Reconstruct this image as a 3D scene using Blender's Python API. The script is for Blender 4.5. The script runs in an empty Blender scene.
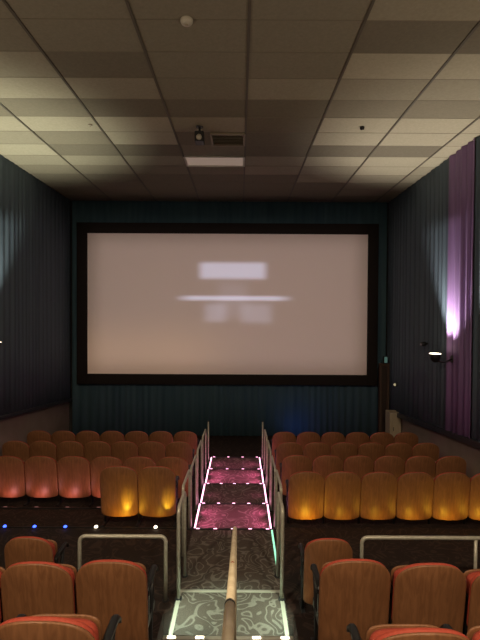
import bpy, bmesh, math, random
from mathutils import Vector, Matrix
random.seed(7)
C = bpy.context.scene.collection
CAMZ = 3.5
CEIL = 3.5 + 3.08
XL, XR = -4.72, 4.29
YB, YF = -5.0, 13.0
R = math.radians

# ------------------------------------------------------------ materials
def mat(name, col, rough=0.6, metal=0.0, emit=None, estr=0.0, spec=0.5):
    m = bpy.data.materials.new(name); m.use_nodes = True
    b = m.node_tree.nodes['Principled BSDF']
    b.inputs['Base Color'].default_value = (*col, 1)
    b.inputs['Roughness'].default_value = rough
    b.inputs['Metallic'].default_value = metal
    b.inputs['Specular IOR Level'].default_value = spec
    if emit:
        b.inputs['Emission Color'].default_value = (*emit, 1)
        b.inputs['Emission Strength'].default_value = estr
    return m

def noisy(name, c1, c2, scale=(5, 5, 5), rough=0.6, metal=0.0, detail=4, bump=0.0, spec=0.5, kind='noise', dist=0.0):
    m = mat(name, c1, rough, metal, spec=spec)
    nt = m.node_tree; N = nt.nodes; L = nt.links; b = N['Principled BSDF']
    tc = N.new('ShaderNodeTexCoord'); mp = N.new('ShaderNodeMapping'); mp.inputs['Scale'].default_value = scale
    L.new(tc.outputs['Object'], mp.inputs['Vector'])
    if kind == 'wave':
        t = N.new('ShaderNodeTexWave'); t.inputs['Scale'].default_value = 1.0
        t.inputs['Distortion'].default_value = dist; t.inputs['Detail'].default_value = detail
        out = t.outputs['Fac']
    else:
        t = N.new('ShaderNodeTexNoise'); t.inputs['Scale'].default_value = 1.0
        t.inputs['Detail'].default_value = detail; t.inputs['Distortion'].default_value = dist
        out = t.outputs['Fac']
    L.new(mp.outputs[0], t.inputs['Vector'])
    r = N.new('ShaderNodeValToRGB')
    r.color_ramp.elements[0].position = 0.3; r.color_ramp.elements[1].position = 0.7
    r.color_ramp.elements[0].color = (*c1, 1); r.color_ramp.elements[1].color = (*c2, 1)
    L.new(out, r.inputs[0]); L.new(r.outputs[0], b.inputs['Base Color'])
    if bump:
        bp = N.new('ShaderNodeBump'); bp.inputs['Strength'].default_value = bump; bp.inputs['Distance'].default_value = 0.01
        L.new(out, bp.inputs['Height']); L.new(bp.outputs[0], b.inputs['Normal'])
    return m

def carpet_mat(name, dark, light, scale=3.2):
    m = mat(name, dark, 0.75, spec=0.3)
    nt = m.node_tree; N = nt.nodes; L = nt.links; b = N['Principled BSDF']
    tc = N.new('ShaderNodeTexCoord')
    n1 = N.new('ShaderNodeTexNoise'); n1.inputs['Scale'].default_value = scale
    n1.inputs['Detail'].default_value = 0.6; n1.inputs['Distortion'].default_value = 1.6
    L.new(tc.outputs['Object'], n1.inputs['Vector'])
    mu = N.new('ShaderNodeMath'); mu.operation = 'MULTIPLY'; mu.inputs[1].default_value = 34
    L.new(n1.outputs['Fac'], mu.inputs[0])
    si = N.new('ShaderNodeMath'); si.operation = 'SINE'; L.new(mu.outputs[0], si.inputs[0])
    r = N.new('ShaderNodeValToRGB')
    e = r.color_ramp.elements
    e[0].position = 0.35; e[0].color = (*dark, 1); e[1].position = 0.9; e[1].color = (*light, 1)
    L.new(si.outputs[0], r.inputs[0])
    n2 = N.new('ShaderNodeTexNoise'); n2.inputs['Scale'].default_value = 90
    L.new(tc.outputs['Object'], n2.inputs['Vector'])
    mx = N.new('ShaderNodeMixRGB'); mx.blend_type = 'MULTIPLY'; mx.inputs[0].default_value = 0.6
    L.new(r.outputs[0], mx.inputs[1]); L.new(n2.outputs['Fac'], mx.inputs[2])
    L.new(mx.outputs[0], b.inputs['Base Color'])
    bp = N.new('ShaderNodeBump'); bp.inputs['Strength'].default_value = 0.4; bp.inputs['Distance'].default_value = 0.004
    L.new(n2.outputs['Fac'], bp.inputs['Height']); L.new(bp.outputs[0], b.inputs['Normal'])
    return m

M = {}
M['wood'] = noisy('walnut_veneer', (0.20, 0.084, 0.036), (0.30, 0.132, 0.058), (38, 38, 4), rough=0.46, detail=5, dist=0.8)
M['red'] = noisy('red_upholstery', (0.42, 0.055, 0.03), (0.50, 0.08, 0.045), (60, 60, 60), rough=0.7, bump=0.2)
M['black'] = mat('black_plastic', (0.018, 0.018, 0.02), 0.4)
M['iron'] = mat('black_iron', (0.03, 0.03, 0.032), 0.45, 0.4)
M['steel'] = noisy('brushed_steel_pipe', (0.52, 0.50, 0.42), (0.66, 0.63, 0.54), (30, 30, 30), rough=0.35, metal=0.3)
M['worn'] = noisy('worn_painted_pipe', (0.62, 0.50, 0.33), (0.80, 0.70, 0.52), (14, 14, 14), rough=0.45, metal=0.0)
M['alu'] = mat('aluminium_edge', (0.75, 0.72, 0.62), 0.35, 0.6)
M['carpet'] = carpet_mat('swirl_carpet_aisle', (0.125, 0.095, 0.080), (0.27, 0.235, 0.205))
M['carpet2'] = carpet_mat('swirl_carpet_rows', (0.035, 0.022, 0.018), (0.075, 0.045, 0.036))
M['blacktrim'] = mat('black_velvet', (0.022, 0.017, 0.015), 0.9, spec=0.1)
M['taupe'] = noisy('taupe_paint', (0.27, 0.215, 0.185), (0.31, 0.25, 0.215), (3, 3, 3), rough=0.7)
M['darkwall'] = noisy('dark_wall_paint', (0.03, 0.03, 0.032), (0.04, 0.04, 0.042), (3, 3, 3), rough=0.8)
M['teal'] = noisy('teal_drape', (0.088, 0.118, 0.162), (0.115, 0.150, 0.195), (2, 9, 0.4), rough=0.8, spec=0.2)
M['navy'] = noisy('blue_drape', (0.055, 0.110, 0.150), (0.080, 0.145, 0.185), (9, 2, 0.4), rough=0.8, spec=0.2)
M['purple'] = noisy('purple_drape', (0.20, 0.115, 0.27), (0.31, 0.19, 0.42), (2, 12, 0.4), rough=0.6, spec=0.4)
M['trimrail'] = mat('dark_chair_rail', (0.035, 0.035, 0.05), 0.35)
M['door'] = mat('brown_door_frame', (0.09, 0.055, 0.04), 0.6)
M['grid'] = mat('ceiling_grid_metal', (0.125, 0.102, 0.075), 0.6)
M['white'] = mat('off_white_plastic', (0.62, 0.56, 0.46), 0.5)
M['beige'] = mat('beige_metal_box', (0.50, 0.42, 0.30), 0.6)
tones = [(0.245, 0.212, 0.158), (0.31, 0.270, 0.20), (0.40, 0.352, 0.262), (0.51, 0.452, 0.336)]
for i, t in enumerate(tones):
    M['tile%d' % i] = noisy('mineral_tile_%d' % i, tuple(c * 0.93 for c in t), tuple(c * 1.06 for c in t), (30, 30, 30), rough=0.9, spec=0.1)
def emis(name, col, s):
    return mat(name, (0.02, 0.02, 0.02), 0.5, emit=col, estr=s)
M['led_pink'] = emis('led_pink', (1.0, 0.45, 0.68), 4)
M['led_dim'] = emis('led_dim', (1.0, .4, .35), .25)
M['led_white'] = emis('led_white', (1.0, 0.85, 0.62), 7)
M['led_blue'] = emis('led_blue', (0.04, 0.10, 1.0), 4.5)
M['led_green'] = emis('led_green', (0.35, 1.0, 0.6), 1.5)
M['led_amber'] = emis('led_amber', (1.0, 0.5, 0.05), 4)
M['lens'] = emis('lamp_lens', (1.0, 0.86, 0.6), 9)
M['panel'] = mat('frosted_diffuser', (0.6, 0.5, 0.42), 0.5, emit=(1, 0.75, 0.58), estr=0.16)
M['exit'] = emis('exit_green', (0.3, 0.6, 0.5), 0.16)
M['glow'] = emis('wall_indicator', (1.0, 0.85, 0.5), 0.35)

# ------------------------------------------------------------ mesh helpers
def box(bm, x0, x1, y0, y1, z0, z1, mi=0):
    r = bmesh.ops.create_cube(bm, size=1.0)
    for v in r['verts']:
        v.co = Vector(((x0 + x1) / 2 + v.co.x * (x1 - x0), (y0 + y1) / 2 + v.co.y * (y1 - y0), (z0 + z1) / 2 + v.co.z * (z1 - z0)))
    if mi:
        for f in set(f for v in r['verts'] for f in v.link_faces): f.material_index = mi
    return r['verts']

def tube(bm, pts, rad, seg=12, closed_ends=True):
    pts = [Vector(p) for p in pts]
    rads = rad if isinstance(rad, (list, tuple)) else [rad] * len(pts)
    rings = []; ref = None
    for i, p in enumerate(pts):
        a = pts[max(i - 1, 0)]; b = pts[min(i + 1, len(pts) - 1)]
        t = (b - a).normalized()
        if ref is None:
            ref = Vector((1, 0, 0)) if abs(t.x) < 0.8 else Vector((0, 1, 0))
        u = (ref - t * ref.dot(t)).normalized(); w = t.cross(u); ref = u
        rings.append([bm.verts.new(p + (u * math.cos(2 * math.pi * k / seg) + w * math.sin(2 * math.pi * k / seg)) * rads[i]) for k in range(seg)])
    for a, b in zip(rings, rings[1:]):
        for k in range(seg):
            f = bm.faces.new((a[k], a[(k + 1) % seg], b[(k + 1) % seg], b[k])); f.smooth = True
    if closed_ends:
        bm.faces.new(rings[0][::-1]); bm.faces.new(rings[-1])

def bend(pts, r=0.08, n=6):
    """round the inner corners of a polyline"""
    pts = [Vector(p) for p in pts]; out = [pts[0]]
    for a, p, b in zip(pts, pts[1:], pts[2:]):
        d1 = (a - p).normalized(); d2 = (b - p).normalized()
        q = min(r, (a - p).length * .48, (b - p).length * .48)
        s, e = p + d1 * q, p + d2 * q
        for k in range(n + 1):
            t = k / n; out.append(s * (1 - t) ** 2 + p * 2 * t * (1 - t) + e * t * t)
    out.append(pts[-1]); return out

def obj(name, bm, m, parent=None, loc=None, bevel=0.0, smooth=False):
    me = bpy.data.meshes.new(name)
    bmesh.ops.recalc_face_normals(bm, faces=bm.faces[:])
    if smooth:
        for f in bm.faces: f.smooth = True
    bm.to_mesh(me); bm.free()
    for mm in (m if isinstance(m, list) else [m]): me.materials.append(mm)
    o = bpy.data.objects.new(name, me); C.objects.link(o)
    if parent: o.parent = parent
    if loc: o.location = loc
    if bevel:
        b = o.modifiers.new('bevel', 'BEVEL'); b.width = bevel; b.segments = 2; b.limit_method = 'ANGLE'
    return o

def thing(name, label, cat, loc=(0, 0, 0), group=None, rz=0):
    o = bpy.data.objects.new(name, None); C.objects.link(o)
    o.empty_display_size = 0.1
    o.location = loc; o.rotation_euler = (0, 0, rz); o['label'] = label; o['category'] = cat
    if group: o['group'] = group
    return o
def tag(o, label, cat, group=None):
    o['label'] = label; o['category'] = cat
    if group: o['group'] = group
    return o
def struct(name, bm, m, **k):
    o = obj(name, bm, m, **k); o['kind'] = 'structure'; return o
Z = lambda d: CAMZ - d       # d = metres below the eye

# ------------------------------------------------------------ floor
side = [(YB, -0.65, 1.58), (-0.65, 0.55, 1.58), (0.55, 1.75, 1.95), (1.75, 2.95, 2.36), (2.95, 4.10, 2.70), (4.10, 6.65, 3.13),
        (6.65, 7.71, 3.30), (7.71, 8.79, 3.37), (8.79, 9.82, 3.44), (9.82, YF, 3.50)]
aisle = [(YB, 0.45, 1.58), (0.45, 0.75, 1.76), (0.75, 1.65, 1.95), (1.65, 1.95, 2.13), (1.95, 2.85, 2.32), (2.85, 3.15, 2.5),
         (3.15, 3.62, 2.69), (3.62, 4.07, 2.90), (4.07, 5.05, 3.08), (5.05, 6.65, 3.15), (6.65, 7.71, 3.22), (7.71, 8.79, 3.29),
         (8.79, 9.82, 3.36), (9.82, 10.85, 3.43)]
W = 0.585
bm = bmesh.new()
for a, b, d in side:
    if a < 9.8:
        box(bm, XL - .1, -W, a, b, -0.3, Z(d)); box(bm, W, XR + .1, a, b, -0.3, Z(d))
box(bm, XL - .1, XR + .1, 9.82, YF + .1, -0.3, 0.0)
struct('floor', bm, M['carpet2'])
bm = bmesh.new()
for a, b, d in aisle:
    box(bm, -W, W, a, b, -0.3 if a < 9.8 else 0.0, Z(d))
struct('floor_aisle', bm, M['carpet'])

# ------------------------------------------------------------ walls
def curtain_bottom_right(y): return 2.24 + (y - 8.1) * (2.66 - 2.24) / 4.3
def curtain_bottom_left(y): return 2.08 + (y - 8.9) * (2.48 - 2.08) / 4.2
bm = bmesh.new(); box(bm, XL - 0.2, XL, YB, YF + .2, -0.3, CEIL + .1); struct('wall_left', bm, M['taupe'])
bm = bmesh.new(); box(bm, XR, XR + 0.2, YB, YF + .2, -0.3, CEIL + .1); struct('wall_right', bm, M['taupe'])
bm = bmesh.new(); box(bm, XL - .2, XR + .2, YF, YF + .2, -0.3, CEIL + .1); struct('wall_front', bm, M['darkwall'])
bm = bmesh.new(); box(bm, XL - .2, XR + .2, YB - .2, YB, -0.3, CEIL + .1); struct('wall_back', bm, M['darkwall'])

def drape(name, axis, a0, a1, off, sgn, zb, zt, m, pitch=0.16, amp=0.035, seed=0):
    """a pleated hanging; axis 'y' runs along a side wall, 'x' along the front wall; sgn = direction into room"""
    rnd = random.Random(seed)
    bm = bmesh.new(); n = max(8, int((a1 - a0) / 0.018)); cols = []
    ph = 0.0
    for i in range(n + 1):
        a = a0 + (a1 - a0) * i / n
        ph += (a1 - a0) / n / pitch * 2 * math.pi * (0.75 + 0.5 * (math.sin(a * 2.3 + seed) * .5 + .5))
        col = []
        for k in range(5):
            t = k / 4
            zz = zb(a) + (zt - zb(a)) * t if callable(zb) else zb + (zt - zb) * t
            dd = off + sgn * (amp * (1.05 - 0.35 * t) * math.sin(ph + 0.15 * math.sin(t * 3 + a)) + amp * .4 * math.sin(ph * 0.37 + seed))
            col.append(bm.verts.new((dd, a, zz) if axis == 'y' else (a, dd, zz)))
        cols.append(col)
    for c, d in zip(cols, cols[1:]):
        for k in range(4):
            f = bm.faces.new((c[k], d[k], d[k + 1], c[k + 1])); f.smooth = True
    o = obj(name, bm, m)
    s = o.modifiers.new('cloth', 'SOLIDIFY'); s.thickness = 0.006
    return o
zr = lambda y: Z(curtain_bottom_right(y)); zl = lambda y: Z(curtain_bottom_left(y))
tag(drape('wall_drape', 'y', YB + .05, 12.9, XL + .075, 1, zl, CEIL - .01, M['teal'], 0.2, 0.010, 3), 'long dark teal pleated drape covering the left side wall', 'drape')
tag(drape('wall_drape', 'y', 9.17, 12.9, XR - .075, -1, zr, CEIL - .01, M['teal'], 0.24, 0.014, 5), 'dark teal pleated drape on right wall between purple drape and screen', 'drape')
tag(drape('wall_drape', 'y', 8.15, 9.15, XR - .085, -1, zr, CEIL - .01, M['purple'], 0.2, 0.034, 9), 'purple pleated drape lit by the lamp on the right wall', 'drape')
tag(drape('wall_drape', 'y', YB + .05, 8.13, XR - .075, -1, zr, CEIL - .01, M['teal'], 0.24, 0.028, 11), 'dark teal pleated drape on right wall nearest the back rows', 'drape')
tag(drape('stage_drape', 'x', XL + .12, XR - .12, YF - .075, -1, 0.02, CEIL - .01, M['navy'], 0.2, 0.014, 2), 'dark blue pleated drape hanging behind and below the screen', 'drape')

def rail_trim(name, x0, x1, f, m, h=0.07):
    bm = bmesh.new(); ys = (YB, YF - 0.1)
    vs = []
    for y in ys:
        z = f(y)
        vs.append([bm.verts.new((x, y, zz)) for x, zz in ((x0, z - h), (x1, z - h), (x1, z + .02), (x0, z + .02))])
    for k in range(4): bm.faces.new((vs[0][k], vs[0][(k + 1) % 4], vs[1][(k + 1) % 4], vs[1][k]))
    bm.faces.new(vs[0][::-1]); bm.faces.new(vs[1])
    struct(name, bm, m, bevel=0.008)
rail_trim('trim_1', XL, XL + .13, zl, M['trimrail'], 0.05)
rail_trim('trim_2', XR - .14, XR, zr, M['trimrail'], 0.09)

# ------------------------------------------------------------ ceiling: lay-in tiles in a T-bar grid, tones of age plus painted far-end dimness
X0, Y0, TX, TY = 0.17, 4.93, 1.22, 0.61
T = {  # column: tones for rows -1.. (row 0 starts at Y0); last rows darkened to paint the fading light
 3: [2, 2, 3, 2, 2, 3, 3, 3, 3, 2, 2, 1, 1, 1], 2: [2, 0, 3, 2, 1, 3, 3, 0, 3, 3, 2, 1, 1, 0],
 1: [2, 0, 3, 2, 1, 3, 3, 0, 3, 2, 2, 0, 0, 0], 0: [1, 1, 1, 2, 0, 0, 0, 0, 2, 2, 0, 0, 0, 0],
 -1: [1, 1, 1, 1, 0, 2, 0, 1, 0, 1, 0, 0, 0, 0], -2: [1, 1, 0, 2, 0, 3, 3, 0, 2, 1, 0, 0, 0, 0],
 -3: [1, 1, 2, 3, 1, 3, 1, 0, 2, 1, 0, 0, 0, 0], -4: [1, 2, 2, 2, 1, 3, 2, 3, 2, 1, 0, 0, 0, 0]}
bm = bmesh.new(); rnd = random.Random(4)
nx = range(-5, 4); ny = range(-17, 15)
for i in nx:
    for j in ny:
        xa, xb = max(XL, X0 + i * TX), min(XR, X0 + (i + 1) * TX)
        ya, yb = max(YB, Y0 + j * TY), min(YF, Y0 + (j + 1) * TY)
        if xb <= xa or yb <= ya: continue
        t = T.get(i, [1] * 20)
        tone = t[j + 1] if 0 <= j + 1 < len(t) else rnd.choice([0, 1, 1, 2])
        if i == -1 and j == 7: continue     # recessed light opening
        g = 0.010
        box(bm, xa + g, xb - g, ya + g * .6, yb - g * .6, CEIL + rnd.uniform(0, .003), CEIL + .03, tone)
struct('ceiling', bm, [M['tile%d' % k] for k in range(4)])
bm = bmesh.new()
for i in range(-5, 5):
    x = X0 + i * TX
    if XL < x < XR: box(bm, x - .015, x + .015, YB, YF, CEIL - .012, CEIL + .02)
for j in range(-17, 15):
    y = Y0 + j * TY
    if YB < y < YF: box(bm, XL, XR, y - .007, y + .007, CEIL - .001, CEIL + .02, 1)
struct('ceiling_grid', bm, [M['grid'], mat('tile_seam', (.24, .2, .14), .7)])
bm = bmesh.new(); box(bm, XL - .2, XR + .2, YB - .2, YF + .2, CEIL + .16, CEIL + .25); struct('ceiling_slab', bm, M['darkwall'])

# troffer light
tr = thing('troffer_light', 'pale rectangular light panel set in the ceiling above the room centre', 'ceiling light', (X0 - TX / 2, Y0 + 7.5 * TY, CEIL))
bm = bmesh.new(); a, b = TX / 2 - .015, TY / 2 - .01
for s in (-1, 1):
    box(bm, s * a - .02, s * a + .02, -b, b, -.02, .06); box(bm, -a, a, s * b - .02, s * b + .02, -.02, .06)
obj('frame', bm, M['white'], tr)
bm = bmesh.new(); box(bm, -a + .015, a - .015, -b + .015, b - .015, .0, .04); obj('diffuser', bm, M['panel'], tr)

# air vent
vt = thing('air_vent', 'louvred brown vent grille in the ceiling next to the hanging projector', 'vent', (X0 - .31, Y0 + 5.5 * TY, CEIL))
bm = bmesh.new()
for s in (-1, 1):
    box(bm, s * .29 - .018, s * .29 + .018, -.28, .28, -.03, -.001); box(bm, -.29, .29, s * .27 - .018, s * .27 + .018, -.03, -.001)
obj('frame', bm, mat('vent_brown', (0.3, 0.24, 0.16), 0.5), vt)
for k in range(7):
    bm = bmesh.new(); vs = box(bm, -.27, .27, -.03, .03, -.002, .002)
    bmesh.ops.rotate(bm, verts=vs, matrix=Matrix.Rotation(R(28), 3, 'X')); bmesh.ops.translate(bm, verts=vs, vec=(0, -.22 + k * .073, -.016))
    obj('louvre', bm, mat('vent_slat', (0.42, 0.34, 0.24), 0.5) if k == 0 else bpy.data.materials['vent_slat'], vt)

# hanging effects projector
pj = thing('ceiling_projector', 'small dark projector hung from the ceiling beside the vent grille', 'projector', (-0.60, 7.75, CEIL))
bm = bmesh.new(); tube(bm, [(0, 0, 0), (0, 0, -.10)], .018); tube(bm, [(0, 0, 0), (0, 0, -.012)], .06, 20); obj('mount', bm, M['iron'], pj)
bm = bmesh.new(); box(bm, -.075, .075, -.10, .12, -.27, -.10); obj('housing', bm, M['iron'], pj, bevel=.012)
bm = bmesh.new(); tube(bm, [(0, -.10, -.21), (0, -.125, -.21)], .045, 20); obj('lens', bm, M['white'], pj, smooth=True)

def disc(name, loc, rad, label, cat, m, drop=.05):
    t = thing(name, label, cat, loc)
    bm = bmesh.new(); tube(bm, [(0, 0, .02), (0, 0, -drop * .5), (0, 0, -drop * .85), (0, 0, -drop)], [rad, rad, rad * .85, rad * .5], 28); obj('cover', bm, m, t)
    bm = bmesh.new(); tube(bm, [(0, 0, -drop), (0, 0, -drop - .012)], rad * .22, 14); obj('sensor', bm, M['beige'], t)
disc('smoke_detector', (-0.51 + .02, 4.93, CEIL), .065, 'round pale smoke detector on the ceiling nearest the viewer', 'smoke detector', M['white'])
disc('sprinkler_head', (-2.40, 7.68, CEIL), .03, 'tiny sprinkler head in the ceiling left of the projector', 'sprinkler', M['white'], .03)
disc('sprinkler_head', (2.10, 7.72, CEIL), .035, 'tiny dark sprinkler head in the ceiling tiles at right', 'sprinkler', M['iron'], .05)

# ------------------------------------------------------------ screen
SX, SZ, SW, SH = -0.26, Z(-0.21), 7.73, 3.88
SY = 12.78
sc = thing('cinema_screen', 'wide pale cinema screen with a thick black border on front wall', 'cinema screen', (SX, SY, SZ))
m = mat('screen_vinyl', (0.84, 0.70, 0.65), 0.85, spec=0.1)
nt = m.node_tree; N = nt.nodes; L = nt.links; bs = N['Principled BSDF']
tc = N.new('ShaderNodeTexCoord'); sp = N.new('ShaderNodeSeparateXYZ'); L.new(tc.outputs['Object'], sp.inputs[0])
def mnode(op, a, b=None):
    n = N.new('ShaderNodeMath'); n.operation = op
    for k, v in enumerate((a, b)):
        if v is None: continue
        if isinstance(v, (int, float)): n.inputs[k].default_value = v
        else: L.new(v, n.inputs[k])
    return n.outputs[0]
def step(v, a, b):
    n = N.new('ShaderNodeMapRange'); n.interpolation_type = 'SMOOTHSTEP'
    n.inputs['From Min'].default_value = a; n.inputs['From Max'].default_value = b; L.new(v, n.inputs['Value']); return n.outputs[0]
def patch(x0, x1, z0, z1, sx, sz, k):
    X, Zc = sp.outputs['X'], sp.outputs['Z']
    p = mnode('MULTIPLY', mnode('MULTIPLY', step(X, x0 - sx, x0 + sx), step(X, x1 + sx, x1 - sx)),
              mnode('MULTIPLY', step(Zc, z0 - sz, z0 + sz), step(Zc, z1 + sz, z1 - sz)))
    return mnode('MULTIPLY', p, k)
px = lambda u: (u - 228.3) / 36.1
pz = lambda v: (304.5 - v) / 36.1
picture_glow = patch(px(201), px(266), pz(279), pz(263), .16, .08, .34)  # projected picture painted as emission on the screen surface
for q in (patch(px(184), px(286), pz(300.5), pz(296.5), .35, .06, .42), patch(px(206), px(226), pz(322), pz(304), .2, .1, .13),
          patch(px(243), px(272), pz(323), pz(304), .2, .12, .11), patch(px(219), px(248), pz(318), pz(283), .2, .2, .05)):
    picture_glow = mnode('ADD', picture_glow, q)
warm_glow = patch(px(60), px(215), pz(372), pz(335), 1.3, .9, .10)  # warm corner of the picture, also painted as glow
tot = mnode('ADD', picture_glow, warm_glow); frac = mnode('DIVIDE', picture_glow, mnode('ADD', tot, .0001))
mc = N.new('ShaderNodeMixRGB'); mc.inputs[1].default_value = (1, .55, .22, 1); mc.inputs[2].default_value = (.70, .74, 1, 1)
L.new(frac, mc.inputs[0]); L.new(mc.outputs[0], bs.inputs['Emission Color']); L.new(tot, bs.inputs['Emission Strength'])
bm = bmesh.new(); box(bm, -SW / 2, SW / 2, -.01, .01, -SH / 2, SH / 2); obj('screen_surface', bm, m, sc)
bm = bmesh.new(); a, b, w = SW / 2, SH / 2, .29
box(bm, -a - w, -a, -.05, .08, -b - w, b + w); box(bm, a, a + w, -.05, .08, -b - w, b + w)
box(bm, -a, a, -.05, .08, b, b + w); box(bm, -a, a, -.05, .08, -b - w, -b)
obj('frame', bm, M['blacktrim'], sc, bevel=.01)

# ------------------------------------------------------------ chairs
def outline(w, z0, z1, nt_=26, dome=.17, nt=2.5, foot=.07, nb=3.2, taper=.0):
    pts = []
    for k in range(nt_ + 1):
        a = math.pi * k / nt_
        c, s = math.cos(a), math.sin(a)
        pts.append((math.copysign(abs(c) ** (2 / nt), c) * w, z1 - dome + abs(s) ** (2 / nt) * dome))
    for k in range(nt_ // 2 + 1):
        a = math.pi + math.pi * k / (nt_ // 2)
        c, s = math.cos(a), math.sin(a)
        pts.append((math.copysign(abs(c) ** (2 / nb), c) * (w - taper), z0 + foot - abs(s) ** (2 / nb) * foot))
    return pts
def slab(bm, pts, y0, y1, curve=0.0, lean=0.0, zp=0.0, puff=0.0):
    """outlined panel with thickness; wraps round the sitter by curve, reclines by lean"""
    cx = 0; cz = sum(p[1] for p in pts) / len(pts)
    def put(x, y, z):
        y2 = y + curve * (x / .25) ** 2
        return Vector((x, y2 - (z - zp) * lean - .05 * lean * 0, z))
    rings = []
    for y, s in ((y0, .0), (y0, .5), (y0, .94), (y0 + .2 * (y1 - y0), 1), (y1 - .3 * (y1 - y0), 1), (y1, .93), (y1 + puff, .5), (y1 + puff, 0)):
        if s == 0:
            rings.append([bm.verts.new(put(cx, y, cz))]); continue
        rings.append([bm.verts.new(put(cx + (p[0] - cx) * s, y, cz + (p[1] - cz) * (s if s < .9 else 1 - (1 - s) * .5))) for p in pts])
    n = len(pts)
    for a, b in zip(rings, rings[1:]):
        for k in range(n):
            if len(a) == 1: f = (a[0], b[k], b[(k + 1) % n])
            elif len(b) == 1: f = (a[k], b[0], a[(k + 1) % n])
            else: f = (a[k], b[k], b[(k + 1) % n], a[(k + 1) % n])
            bm.faces.new(f).smooth = True
MS = {}
def mesh_of(key, bm, m):
    me = bpy.data.meshes.new(key); bmesh.ops.remove_doubles(bm, verts=bm.verts[:], dist=1e-5)
    bmesh.ops.recalc_face_normals(bm, faces=bm.faces[:]); bm.to_mesh(me); bm.free(); me.materials.append(m); MS[key] = me
LEAN = .13
bm = bmesh.new(); slab(bm, outline(.263, .155, .895, dome=.19, nt=2.35), 0, .02, .035, LEAN, .15); mesh_of('back_shell', bm, M['wood'])
bm = bmesh.new(); slab(bm, outline(.258, .36, .894, dome=.185, nt=2.35), .022, .058, .035, LEAN, .15, .015); mesh_of('back_cushion', bm, M['red'])
bm = bmesh.new()   # tip-up seat, folded
slab(bm, outline(.212, .33, .74, dome=.10, nt=4), .13, .22, .0, .10, .33, .02); mesh_of('seat_cushion', bm, M['red'])
bm = bmesh.new()
slab(bm, outline(.208, .34, .73, dome=.10, nt=4), .245, .262, .0, .10, .33); mesh_of('seat_shell', bm, M['wood'])
def arm_mesh():
    bm = bmesh.new(); pts = bend([(0, .07, .57), (0, .14, .60), (0, .38, .605), (0, .42, .56)], .06)
    rings = []
    for p in pts:
        rings.append([bm.verts.new(p + Vector(q)) for q in ((-.02, 0, -.018), (.02, 0, -.018), (.022, 0, .012), (.01, 0, .022), (-.01, 0, .022), (-.022, 0, .012))])
    for a, b in zip(rings, rings[1:]):
        for k in range(6): bm.faces.new((a[k], a[(k + 1) % 6], b[(k + 1) % 6], b[k])).smooth = True
    bm.faces.new(rings[0][::-1]); bm.faces.new(rings[-1]); return bm
mesh_of('arm_rest', arm_mesh(), M['black'])
bm = bmesh.new()
tube(bm, bend([(0, .30, .585), (0, .22, .35), (0, .20, .0)], .1), .020, 10); box(bm, -.022, .022, .04, .36, 0, .015); box(bm, -.012, .012, .07, .34, .30, .36)
box(bm, -.012, .012, .075, .13, .32, .57)
mesh_of('standard', bm, M['iron'])
def part(key, parent, x=0):
    o = bpy.data.objects.new(key, MS[key]); C.objects.link(o); o.parent = parent; o.location = (x, 0, 0); return o
def proto(arms, loc):
    t = thing('theater_chair', '', 'chair', loc)
    for k in ('back_shell', 'back_cushion', 'seat_cushion', 'seat_shell'): part(k, t)
    for s in arms: part('arm_rest', t, s * .243); part('standard', t, s * .243)
    return t
protos = {}
def seat(x, y, d, label, group, arms=(-1,), sc=(1, 1)):
    key = tuple(arms)
    if key not in protos:
        t = protos[key] = proto(arms, (x, y, Z(d)))
    else:
        s = protos[key]; t = s.copy(); C.objects.link(t)
        for ch in s.children:
            c = ch.copy(); C.objects.link(c); c.parent = t
    t.location = (x, y, Z(d)); t.scale = (sc[0], 1, sc[1]); t['label'] = label; t['category'] = 'chair'; t['group'] = group
    return t
ORD = ['aisle', 'second', 'third', 'fourth', 'fifth', 'sixth', 'seventh']
def row(sgn, y, d, n, desc, look, group, x0=1.075, y_out=0.0, pitch=.534, sc=(1, 1)):
    for k in range(n):
        x = sgn * (x0 + pitch * k)
        last = (k == n - 1)
        # the arm on the aisle side, plus the far one on the last seat
        arms = (-sgn,) if not last else (-1, 1)
        nm = ('%s seat at the aisle end of %s' if k == 0 else look_join) if False else None
        if k == 0: lab = '%s chair at the aisle end of %s' % (look, desc)
        else: lab = '%s chair, %s from the aisle, in %s' % (look, ORD[k], desc)
        seat(x, y - y_out * k, d, lab, group, arms, sc)
row(1, 6.98, 3.32, 6, 'the amber-glowing right row', 'wooden', 'amber-lit row right of the aisle', 1.11, pitch=.552, sc=(1.04, 1.03))
row(1, 7.98, 3.36, 6, 'the row just beyond the amber-lit right row', 'dim', 'second row beyond the rail at right', 1.09)
row(1, 9.03, 3.43, 6, 'the right row second from the screen', 'dark', 'third row beyond the rail at right', 1.075)
row(1, 10.08, 3.50, 6, 'the right row closest to the screen', 'dark', 'front row at right', 1.07)
row(-1, 6.96, 3.29, 2, 'the short left row of two', 'amber-lit wooden', 'two amber-lit seats left of the aisle', 1.155, pitch=.575, sc=(1.08, 1.08))
row(-1, 7.86, 3.36, 7, 'the pink-glowing left row', 'wooden', 'pink-lit row left of the aisle', 1.05, pitch=.562, sc=(1.05, 1))
row(-1, 9.03, 3.43, 7, 'the left row second from the screen', 'dark', 'third row beyond the rail at left', 1.09)
row(-1, 10.08, 3.50, 7, 'the left row closest to the screen', 'dark', 'front row at left', 1.09)
g = 'near row of seats left of the aisle'
row(-1, 3.40, 2.71, 3, 'the left row facing the low rail', 'red-rimmed', g, .85, .03, .537)
row(1, 3.42, 2.705, 3, 'the right row facing the long rail', 'red-rimmed', 'near row of seats right of the aisle', .955, .05, .537)
row(-1, 2.22, 2.345, 2, 'the nearest left row at the bottom edge', 'large', 'nearest row left of the aisle', .85, .0, .537)
row(1, 2.22, 2.39, 2, 'the nearest right row at the bottom edge', 'large', 'nearest row right of the aisle', .98, .0, .537)
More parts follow.
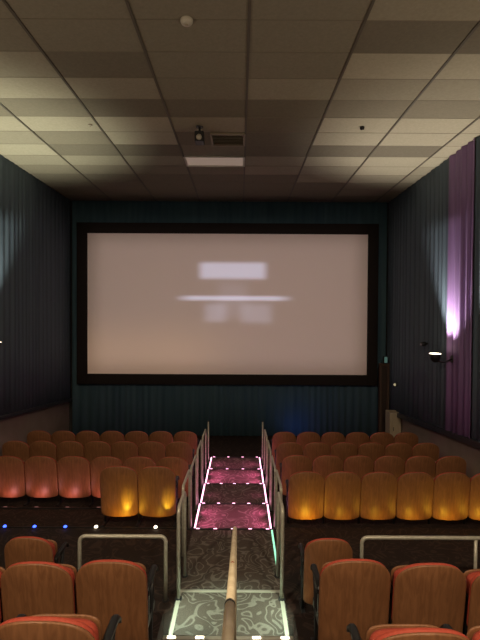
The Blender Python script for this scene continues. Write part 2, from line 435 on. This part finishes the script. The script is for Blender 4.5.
seat(.99, 4.62, 3.13, 'lone small wooden chair right of the aisle, left end of the long rail', 'single seats by the rails', (-1, 1), (.92, .985))
seat(-2.02, 4.62, 3.13, 'lone small wooden chair at left, beside the low square rail', 'single seats by the rails', (-1, 1), (.92, .985))

# ------------------------------------------------------------ rails
def post_foot(t, x, y, z, r=.04):
    bm = bmesh.new(); tube(bm, [(x, y, z), (x, y, z + .012)], r, 18); obj('foot_flange', bm, M['iron'], t)
def u_rail(x, y0, y1, db, dt0, dt1, label, group=None, rad=.019, corner=.09, db1=None):
    t = thing('aisle_rail', label, 'handrail', (x, y0, Z(db)), group)
    h0 = db - dt0; zb1 = db - (db1 if db1 else db); h1 = db - dt1
    bm = bmesh.new(); tube(bm, bend([(0, 0, 0), (0, 0, h0), (0, y1 - y0, h1), (0, y1 - y0, zb1)], corner), rad, 12); obj('pipe', bm, M['steel'], t)
    post_foot(t, 0, 0, 0); post_foot(t, 0, y1 - y0, zb1); return t
gr = 'hooped rails along the aisle'
RX = .625
names = ['second', 'third', 'fourth']
for s, sd in ((-1, 'left'), (1, 'right')):
    u_rail(s * .555, 4.90, 5.45, 3.08 if 4.9 < 5.05 else 3.15, 2.10, 2.13, 'tall pale steel hoop rail nearest the viewer on the %s of the aisle' % sd, gr, .021, db1=3.15)
    u_rail(s * RX, 5.85, 6.62, 3.13, 2.23, 2.27, 'steel hoop rail second from the viewer on the %s of the aisle' % sd, gr, .019)
    u_rail(s * RX, 6.80, 7.62, 3.30, 2.33, 2.37, 'steel hoop rail third from the viewer on the %s of the aisle' % sd, gr, .018)
    u_rail(s * RX, 7.86, 8.70, 3.37, 2.38, 2.42, 'steel hoop rail fourth from the viewer on the %s of the aisle' % sd, gr, .018)
    u_rail(s * RX, 8.95, 9.74, 3.44, 2.44, 2.48, 'steel hoop rail fifth from the viewer on the %s of the aisle' % sd, gr, .018)
    t = thing('rail_post', 'thin upright post at the screen end of the %s aisle rails' % sd, 'post', (s * RX, 10.6, 0))
    bm = bmesh.new(); tube(bm, [(0, 0, 0), (0, 0, .97)], .017); obj('pipe', bm, M['steel'], t)
    bm = bmesh.new(); tube(bm, [(0, 0, .97), (0, 0, .985)], .021); obj('cap', bm, M['iron'], t)
    post_foot(t, 0, 0, 0)
# cross rails at the drop
def cross_rail(x0, x1, y, db, dt, label, mids=()):
    t = thing('guard_rail', label, 'guard rail', (x0, y, Z(db)))
    h = db - dt
    bm = bmesh.new(); tube(bm, bend([(0, 0, 0), (0, 0, h), (x1 - x0, 0, h), (x1 - x0, 0, 0)], .07), .021, 14); obj('pipe', bm, M['steel'], t)
    for q in mids:
        bm = bmesh.new(); tube(bm, [(q - x0, 0, 0), (q - x0, 0, h - .015)], .017); obj('post', bm, M['steel'], t)
    for q in (x0, x1) + tuple(mids): post_foot(t, q - x0, 0, 0)
cross_rail(-1.63, -.70, 4.95, 3.13, 2.43, 'low square steel guard rail left of the aisle, behind the near seats')
cross_rail(1.42, 3.9, 4.95, 3.13, 2.43, 'long low steel guard rail on the right, behind the near seats', (2.65,))

# centre handrail down the aisle
def cd(y): return 1.0 + .318 * (y - 1.4)
t = thing('centre_handrail', 'worn pale handrail sloping down the middle of the aisle steps', 'handrail', (.058, 3.5, Z(2.69)))
P = lambda y, d: (0, y - 3.5, 2.69 - d)
bm = bmesh.new(); tube(bm, bend([P(1.68, cd(1.68)), P(2.6, cd(2.6)), P(3.62, cd(3.62)), P(3.68, cd(3.62) + .10)], .05), .0168, 16); obj('pipe', bm, M['worn'], t)
bm = bmesh.new(); tube(bm, [P(-1.2, cd(-1.2)), P(.5, cd(.5)), P(1.71, cd(1.71))], .0195, 16); obj('sleeve', bm, M['worn'], t)
bm = bmesh.new(); tube(bm, [P(1.70, cd(1.70)), P(1.725, cd(1.725))], .0205, 16); obj('joint_ring', bm, M['iron'], t)
bm = bmesh.new(); tube(bm, [P(3.5, 2.69), P(3.5, cd(3.5) + .005)], .017, 12); obj('post', bm, M['worn'], t)
bm = bmesh.new(); tube(bm, [P(0, 1.58), P(0, cd(0) + .005)], .017, 12); obj('post', bm, M['worn'], t)
bm = bmesh.new(); tube(bm, [P(3.5, 2.69), P(3.5, 2.678)], .045, 16); obj('foot_flange', bm, M['iron'], t)
bm = bmesh.new(); bmesh.ops.create_uvsphere(bm, u_segments=12, v_segments=8, radius=.010)
o = obj('rust_spot', bm, mat('red_rust', (.35, .06, .02), .7), t, smooth=True); o.location = P(2.35, cd(2.35) - .0135); o.scale = (1, 1.3, .5)

# ------------------------------------------------------------ step edges and strip lights
def bar_box(bm, x0, x1, y0, y1, z0, z1): box(bm, x0, x1, y0, y1, z0, z1)
stepdesc = {4.07: 'nearest step edge at the bottom of the picture', 5.05: 'second step edge, below the pale tread',
            6.65: 'step edge where the long brown tread ends', 7.71: 'step edge beyond the first pink tread',
            8.79: 'fourth carpet step edge from the screen end', 9.82: 'step edge beyond the second pink tread', 10.85: 'last step edge before the dark front floor'}
stepdesc[8.79] = 'step edge between the grey tread and second pink tread'
for y, d, n, mm, thick in ((4.07, 2.90, 5, 'led_white', .02), (5.05, 3.08, 0, 'alu', .012), (6.65, 3.15, 5, 'led_white', .010), (7.71, 3.22, 5, 'led_white', .012),
                    (8.79, 3.29, 5, 'led_white', .012), (9.82, 3.36, 4, 'led_white', .012), (10.85, 3.43, 4, 'led_white', .012)):
    t = thing('step_nosing', 'metal nosing on the ' + stepdesc[y], 'step edge', (0, y, Z(d)), 'lit nosings on the aisle steps')
    bm = bmesh.new(); box(bm, -W + .005, W - .005, -thick - .02, .006, .0, .008); box(bm, -W + .005, W - .005, .0005, .008, -.03, .008)
    obj('edge_bar', bm, M['alu'] if y < 6 else M['iron'], t)
    for k in range(n):
        x = (k - (n - 1) / 2) * (2 * W - .16) / (n - 1) if n > 1 else 0
        wd = .036 if y < 6 else .024
        bm = bmesh.new(); box(bm, x - wd, x + wd, -thick - .008, -.006, .004, .013); obj('light_segment', bm, M[mm] if y < 5 else M['led_pink'], t)
# side LED strips
def side_strip(s, y0, y1, d, col, label, n):
    t = thing('strip_light', label, 'strip light', (s * (W - .02), y0, Z(d)), 'strip lights along the aisle edges')
    bm = bmesh.new(); box(bm, -.014, .014, .02, y1 - y0 - .03, 0, .008); obj('channel', bm, M['alu'], t)
    L_ = (y1 - y0 - .08) / n
    for k in range(n):
        bm = bmesh.new(); box(bm, -.011, .011, .04 + k * L_ + .01, .04 + (k + 1) * L_ - .01, .004, .014); obj('led', bm, M[col], t)
td = ['brown tread', 'first pink tread', 'grey tread between pink ones', 'second pink tread', 'last small tread near the screen']
for s, sd in ((-1, 'left'), (1, 'right')):
    for q, (a, b, d) in enumerate([x for x in aisle if x[0] >= 5.05]):
        if q == 0 and s < 0: continue
        if q == 0: a = 5.5
        side_strip(s, a, b, d, 'led_green' if q == 0 else 'led_pink', 'thin glowing strip light on the %s edge of the %s' % (sd, td[q]), 5)
    t = thing('edge_strip', 'cream metal strip on the %s edge of the nearest pale tread' % sd, 'edge strip', (s * (W - .03), 4.09, Z(3.08)))
    bm = bmesh.new(); box(bm, -.02, .02, 0, .93, 0, .008); obj('strip', bm, M['alu'], t, bevel=.002)
    t2 = None
# LED string on the floor edge left of the aisle
t = thing('light_string', 'row of blue and white floor-edge lights left of the aisle', 'lights', (-2.4, 6.62, Z(3.13)))
bm = bmesh.new(); box(bm, -2.2, 1.78, -.012, .012, 0, .012); obj('channel', bm, M['iron'], t)
for u, c in ((5, 'led_blue'), (35, 'led_blue'), (66, 'led_blue'), (97, 'led_white'), (157, 'led_white')):
    x = .09 + (u - 241) * 6.62 / 462 + 2.4
    bm = bmesh.new(); tube(bm, [(x, 0, .01), (x, 0, .026), (x, 0, .034)], [.024, .022, .010], 12); obj('bulb', bm, M[c], t)

# amber lamps behind the rows
def wash(name, label, x0, x1, y, d, mk, col, power, n):
    t = thing(name, label, 'light bar', (0, y, Z(d)))
    bm = bmesh.new(); box(bm, x0, x1, -.015, .015, 0, .02); obj('housing', bm, M['iron'], t)
    for k in range(n):
        x = x0 + (x1 - x0) * (k + .5) / n
        bm = bmesh.new(); box(bm, x - .03, x + .03, .008, .018, .018, .024); obj('lens', bm, M[mk], t)
        la = bpy.data.lights.new('seat_wash', 'SPOT'); la.spot_size = R(125); la.spot_blend = .8; la.color = col; la.energy = power[k] if isinstance(power, (list, tuple)) else power
        la.shadow_soft_size = .035
        lo = bpy.data.objects.new('seat_wash', la); C.objects.link(lo); lo.location = (x, .0, .06); lo.parent = t; lo.rotation_euler = (R(142), 0, 0)
wash('wash_light_bar', 'low amber wash light bar behind the right-hand amber row', .86, 4.05, 6.74, 3.30, 'led_amber', (1, .56, .03), [7, 2.6, 2.4, 3.2, 4.4, 4.4], 6)
wash('wash_light_bar', 'short low amber wash light bar behind the two left seats', -1.9, -.86, 6.74, 3.30, 'led_amber', (1, .56, .03), [6.5, 2.2], 2)
wash('wash_light_bar', 'low pink wash light bar under the left pink-glowing row', -4.6, -2.0, 7.66, 3.30, 'led_dim', (1, .34, .34), 2.8, 5)

# ------------------------------------------------------------ right wall fittings
def uplight(x, y, d, s, label):
    t = thing('wall_uplight', label, 'wall lamp', (x, y, Z(d)))
    bm = bmesh.new(); tube(bm, [(0, 0, -.17), (0, 0, -.15), (0, 0, -.08), (0, 0, 0)], [.02, .06, .095, .115], 24, True); obj('bowl', bm, M['iron'], t)
    bm = bmesh.new(); tube(bm, [(0, 0, .0), (0, 0, .004), (0, 0, .010)], [.108, .105, .06], 24); obj('lens', bm, M['lens'], t)
    bm = bmesh.new(); tube(bm, bend([(s * .02, 0, -.14), (s * .18, 0, -.17), (s * .33, 0, -.10)], .06), .016); obj('arm', bm, M['iron'], t)
    bm = bmesh.new(); tube(bm, [(s * .32, 0, -.10), (s * .345, 0, -.10)], .07, 20); obj('wall_plate', bm, M['iron'], t)
    return t
uplight(XR - .41, 8.95, .79, 1, 'black bowl uplight on arm with bright top, on right wall')
uplight(XL + .41, 8.28, .57, -1, 'black bowl uplight at the picture edge on the left wall')
uplight(XR - .41, 4.3, .79, 1, 'added out-of-view black bowl uplight on the right wall beside the near rows')  # this and the next fixtures are added out of view to brighten the ceiling
uplight(XL + .41, 3.7, .57, -1, 'added out-of-view black bowl uplight on the left wall beside the near rows')
uplight(XR - .41, -1.2, .5, 1, 'added out-of-view black bowl uplight on the right wall by the back rows')
uplight(XL + .41, -1.2, .5, -1, 'added out-of-view black bowl uplight on the left wall by the back rows')
t = thing('security_camera', 'tiny black camera on right wall, left of the bright uplight', 'security camera', (XR - .12, 10.15, Z(.69)))
bm = bmesh.new(); tube(bm, [(-.10, -.02, 0), (-.02, 0, .01), (.02, 0, .01)], [.045, .05, .03], 18); obj('body', bm, M['iron'], t, smooth=True)
bm = bmesh.new(); tube(bm, [(-.115, -.023, 0), (-.10, -.02, 0)], .024, 14); obj('lens', bm, mat('grey_lens', (.5, .48, .5), .2, .3), t)
bm = bmesh.new(); tube(bm, [(.02, 0, .01), (.10, 0, .02)], .02); obj('bracket', bm, M['iron'], t)

t = thing('exit_doorway', 'tall narrow brown door frame in the right front corner', 'doorway', (XR - .28, 12.62, 0))
bm = bmesh.new(); box(bm, -.10, -.04, -.06, .06, 0, 2.05); obj('jamb', bm, M['door'], t)
bm = bmesh.new(); box(bm, .10, .16, -.06, .06, 0, 2.05); obj('jamb', bm, M['door'], t)
bm = bmesh.new(); box(bm, -.10, .16, -.06, .06, 2.05, 2.12); obj('lintel', bm, M['door'], t)
bm = bmesh.new(); box(bm, -.04, .10, -.02, .02, 0.0, 2.05); obj('door_leaf', bm, mat('door_dark', (.045, .03, .025), .5), t)
t = thing('exit_sign', 'small dim green sign above the corner door frame', 'sign', (XR - .24, 12.55, 2.14))
bm = bmesh.new(); box(bm, -.06, .06, -.03, .03, -.02, .18); obj('housing', bm, M['iron'], t)
bm = bmesh.new(); box(bm, -.035, .045, -.036, -.028, 0, .16); obj('face', bm, M['exit'], t)
t = thing('wall_indicator_light', 'tiny glowing amber light on right drape below the camera', 'light', (XR - .13, 12.05, Z(1.88)))
bm = bmesh.new(); tube(bm, [(.10, 0, 0), (.0, 0, 0)], .05, 16); obj('base', bm, M['iron'], t)
bm = bmesh.new(); tube(bm, [(.0, 0, 0), (-.02, 0, 0), (-.045, 0, 0)], [.038, .036, .016], 16); obj('bulb', bm, M['glow'], t)
t = thing('cabinet_box', 'pale upright box against the right wall behind the front seats', 'cabinet', (XR - .2, 12.0, 0))
bm = bmesh.new(); box(bm, -.12, .18, -.12, .25, 0, .92); obj('body', bm, M['beige'], t, bevel=.01)
bm = bmesh.new(); box(bm, -.05, .16, -.135, -.121, .06, .88); obj('door', bm, M['beige'], t, bevel=.003)
bm = bmesh.new(); tube(bm, [(-.03, -.15, .45), (-.03, -.15, .55)], .007); tube(bm, [(-.03, -.13, .5), (-.03, -.152, .5)], .006); obj('handle', bm, M['iron'], t)

# ------------------------------------------------------------ lights
def light(kind, name, loc, energy, col, target=None, size=.3, spot=None, blend=.5):
    la = bpy.data.lights.new(name, kind); la.energy = energy; la.color = col
    if kind == 'AREA': la.shape = 'DISK'; la.size = size
    else: la.shadow_soft_size = size
    if kind == 'SPOT': la.spot_size = R(spot); la.spot_blend = blend
    o = bpy.data.objects.new(name, la); C.objects.link(o); o.location = loc
    if target is not None:
        o.rotation_euler = (Vector(target) - Vector(loc)).to_track_quat('-Z', 'Y').to_euler()
    return o
# house lamps in the ceiling over the back rows
for k, (x, y, pw) in enumerate(((X0 - 2.5 * TX, -.255, 195), (X0 + 1.5 * TX, -.255, 195), (X0 - 2.5 * TX, -3.305, 35), (X0 + 1.5 * TX, -3.305, 35))):
    light('AREA', 'house_lamp', (x, y, CEIL - .06), pw, (1, .78, .52), (x, y + .8, 0), .4)
    t = thing('house_lamp_can', 'round recessed ceiling lamp above the back seats', 'ceiling light', (x, y, CEIL), 'recessed lamps above the back seats')
    bm = bmesh.new(); tube(bm, [(0, 0, .003), (0, 0, -.03)], .22, 24); obj('rim', bm, M['white'], t)
# projector beam on the screen; unseen housing and gate shaped to crop it
light('SPOT', 'booth_projector', (-.26, -4.5, 5.2), 2400, (1, .84, .78), (SX, SY, SZ), .012, 34, .2)
bp_ = thing('booth_projector', 'unseen black booth projector, its rectangular gate shaped to mask the beam', 'projector', (-.26, -4.5, 5.2))
k_ = .40 / (SY - .01 + 4.5); cx_, cz_ = 0.0, (SZ - 5.2) * k_; hw, hh = SW / 2 * k_ * 1.012, SH / 2 * k_ * 1.02
bm = bmesh.new()
box(bm, -.22, -hw, .39, .41, -.22, .22); box(bm, hw, .22, .39, .41, -.22, .22)
box(bm, -hw, hw, .39, .41, cz_ + hh, .22); box(bm, -hw, hw, .39, .41, -.22, cz_ - hh); obj('gate', bm, M['black'], bp_)
bm = bmesh.new(); box(bm, -.24, -.22, -.3, .41, -.24, .24); box(bm, .22, .24, -.3, .41, -.24, .24)
box(bm, -.22, .22, -.3, .41, .22, .24); box(bm, -.22, .22, -.3, .41, -.24, -.22); obj('housing', bm, M['black'], bp_)
bm = bmesh.new(); tube(bm, [(0, -.1, -.24), (0, -.1, 1.58 - 3.5 + .0 - 5.2 + 3.5 + .0)], .05) if False else tube(bm, [(0, -.1, -.24), (0, -.1, Z(1.58) - 5.2)], .05); obj('pedestal', bm, M['iron'], bp_)
# bowl lamps, some of them added, then added seat spots
light('SPOT', 'uplight_right', (XR - .41, 8.95, Z(.75)), 430, (.96, .90, .78), (XR - .05, 8.40, CEIL), .09, 92, .7)
for x, y, e in ((XR - .41, 4.3, 110), (XL + .41, 3.7, 110), (XR - .41, -1.2, 150), (XL + .41, -1.2, 150)):  # light of the added wall fixtures, lifts ceiling and drapes
    light('SPOT', 'added_uplight_glow', (x, y, Z(.45)), e, (1, .82, .60), (x * .8, y, CEIL), .06, 130, .7)
light('SPOT', 'uplight_left', (XL + .41, 8.28, Z(.53)), 520, (.92, .95, .76), (XL + .1, 8.2, CEIL), .05, 92, .7)
for xx in (-1.60, -.98):  # narrow spots added to imitate LED reflections on the left seat backs
    light('SPOT', 'added_seat_glint', (xx, 6.76, Z(3.20)), 16, (1, .72, .04), (xx, 6.97, Z(2.83)), .02, 36, 1)
# aisle glow
for y, d, e in ((6.9, 3.22, .8), (7.3, 3.22, .8), (9.05, 3.36, 1.0), (9.45, 3.36, .8), (8.2, 3.29, .12), (10.3, 3.43, .35)):
    for s in (-1, 1):
        light('SPOT', 'aisle_glow', (s * (W + .0), y, Z(d) + .22), e * 22.0, (1, .17, .42), (s * .12, y + .1, Z(d)), .03, 112, 1)
for s in (-1, 1):
    light('SPOT', 'aisle_glow', (s * (W - .0), 4.62, Z(3.08) + .50), 26.0, (.74, 1, .74), (s * .2, 4.60, Z(3.08)), .05, 105, .5)
light('AREA', 'stage_blue_wash', (1.6, 12.4, .12), .6, (.1, .25, 1), (1.9, 13, .9), .4)

w = bpy.data.worlds.new('dark_room'); bpy.context.scene.world = w; w.use_nodes = True
w.node_tree.nodes['Background'].inputs[0].default_value = (.02, .018, .015, 1)

# ------------------------------------------------------------ camera
cam = bpy.data.cameras.new('camera'); co = bpy.data.objects.new('camera', cam); C.objects.link(co)
cam.sensor_fit = 'VERTICAL'; cam.sensor_height = 36; cam.lens = 462 / 640 * 36; cam.clip_start = .02
co.location = (.09, 0, CAMZ)
q = Matrix.Rotation(R(90 - 1.0), 4, 'X') @ Matrix.Rotation(R(0.3), 4, 'Z')
co.rotation_euler = q.to_euler()
S = bpy.context.scene; S.camera = co
S.view_settings.view_transform = 'Standard'; S.view_settings.look = 'None'; S.view_settings.gamma = 1; S.view_settings.exposure = 0
S.view_settings.use_curve_mapping = False
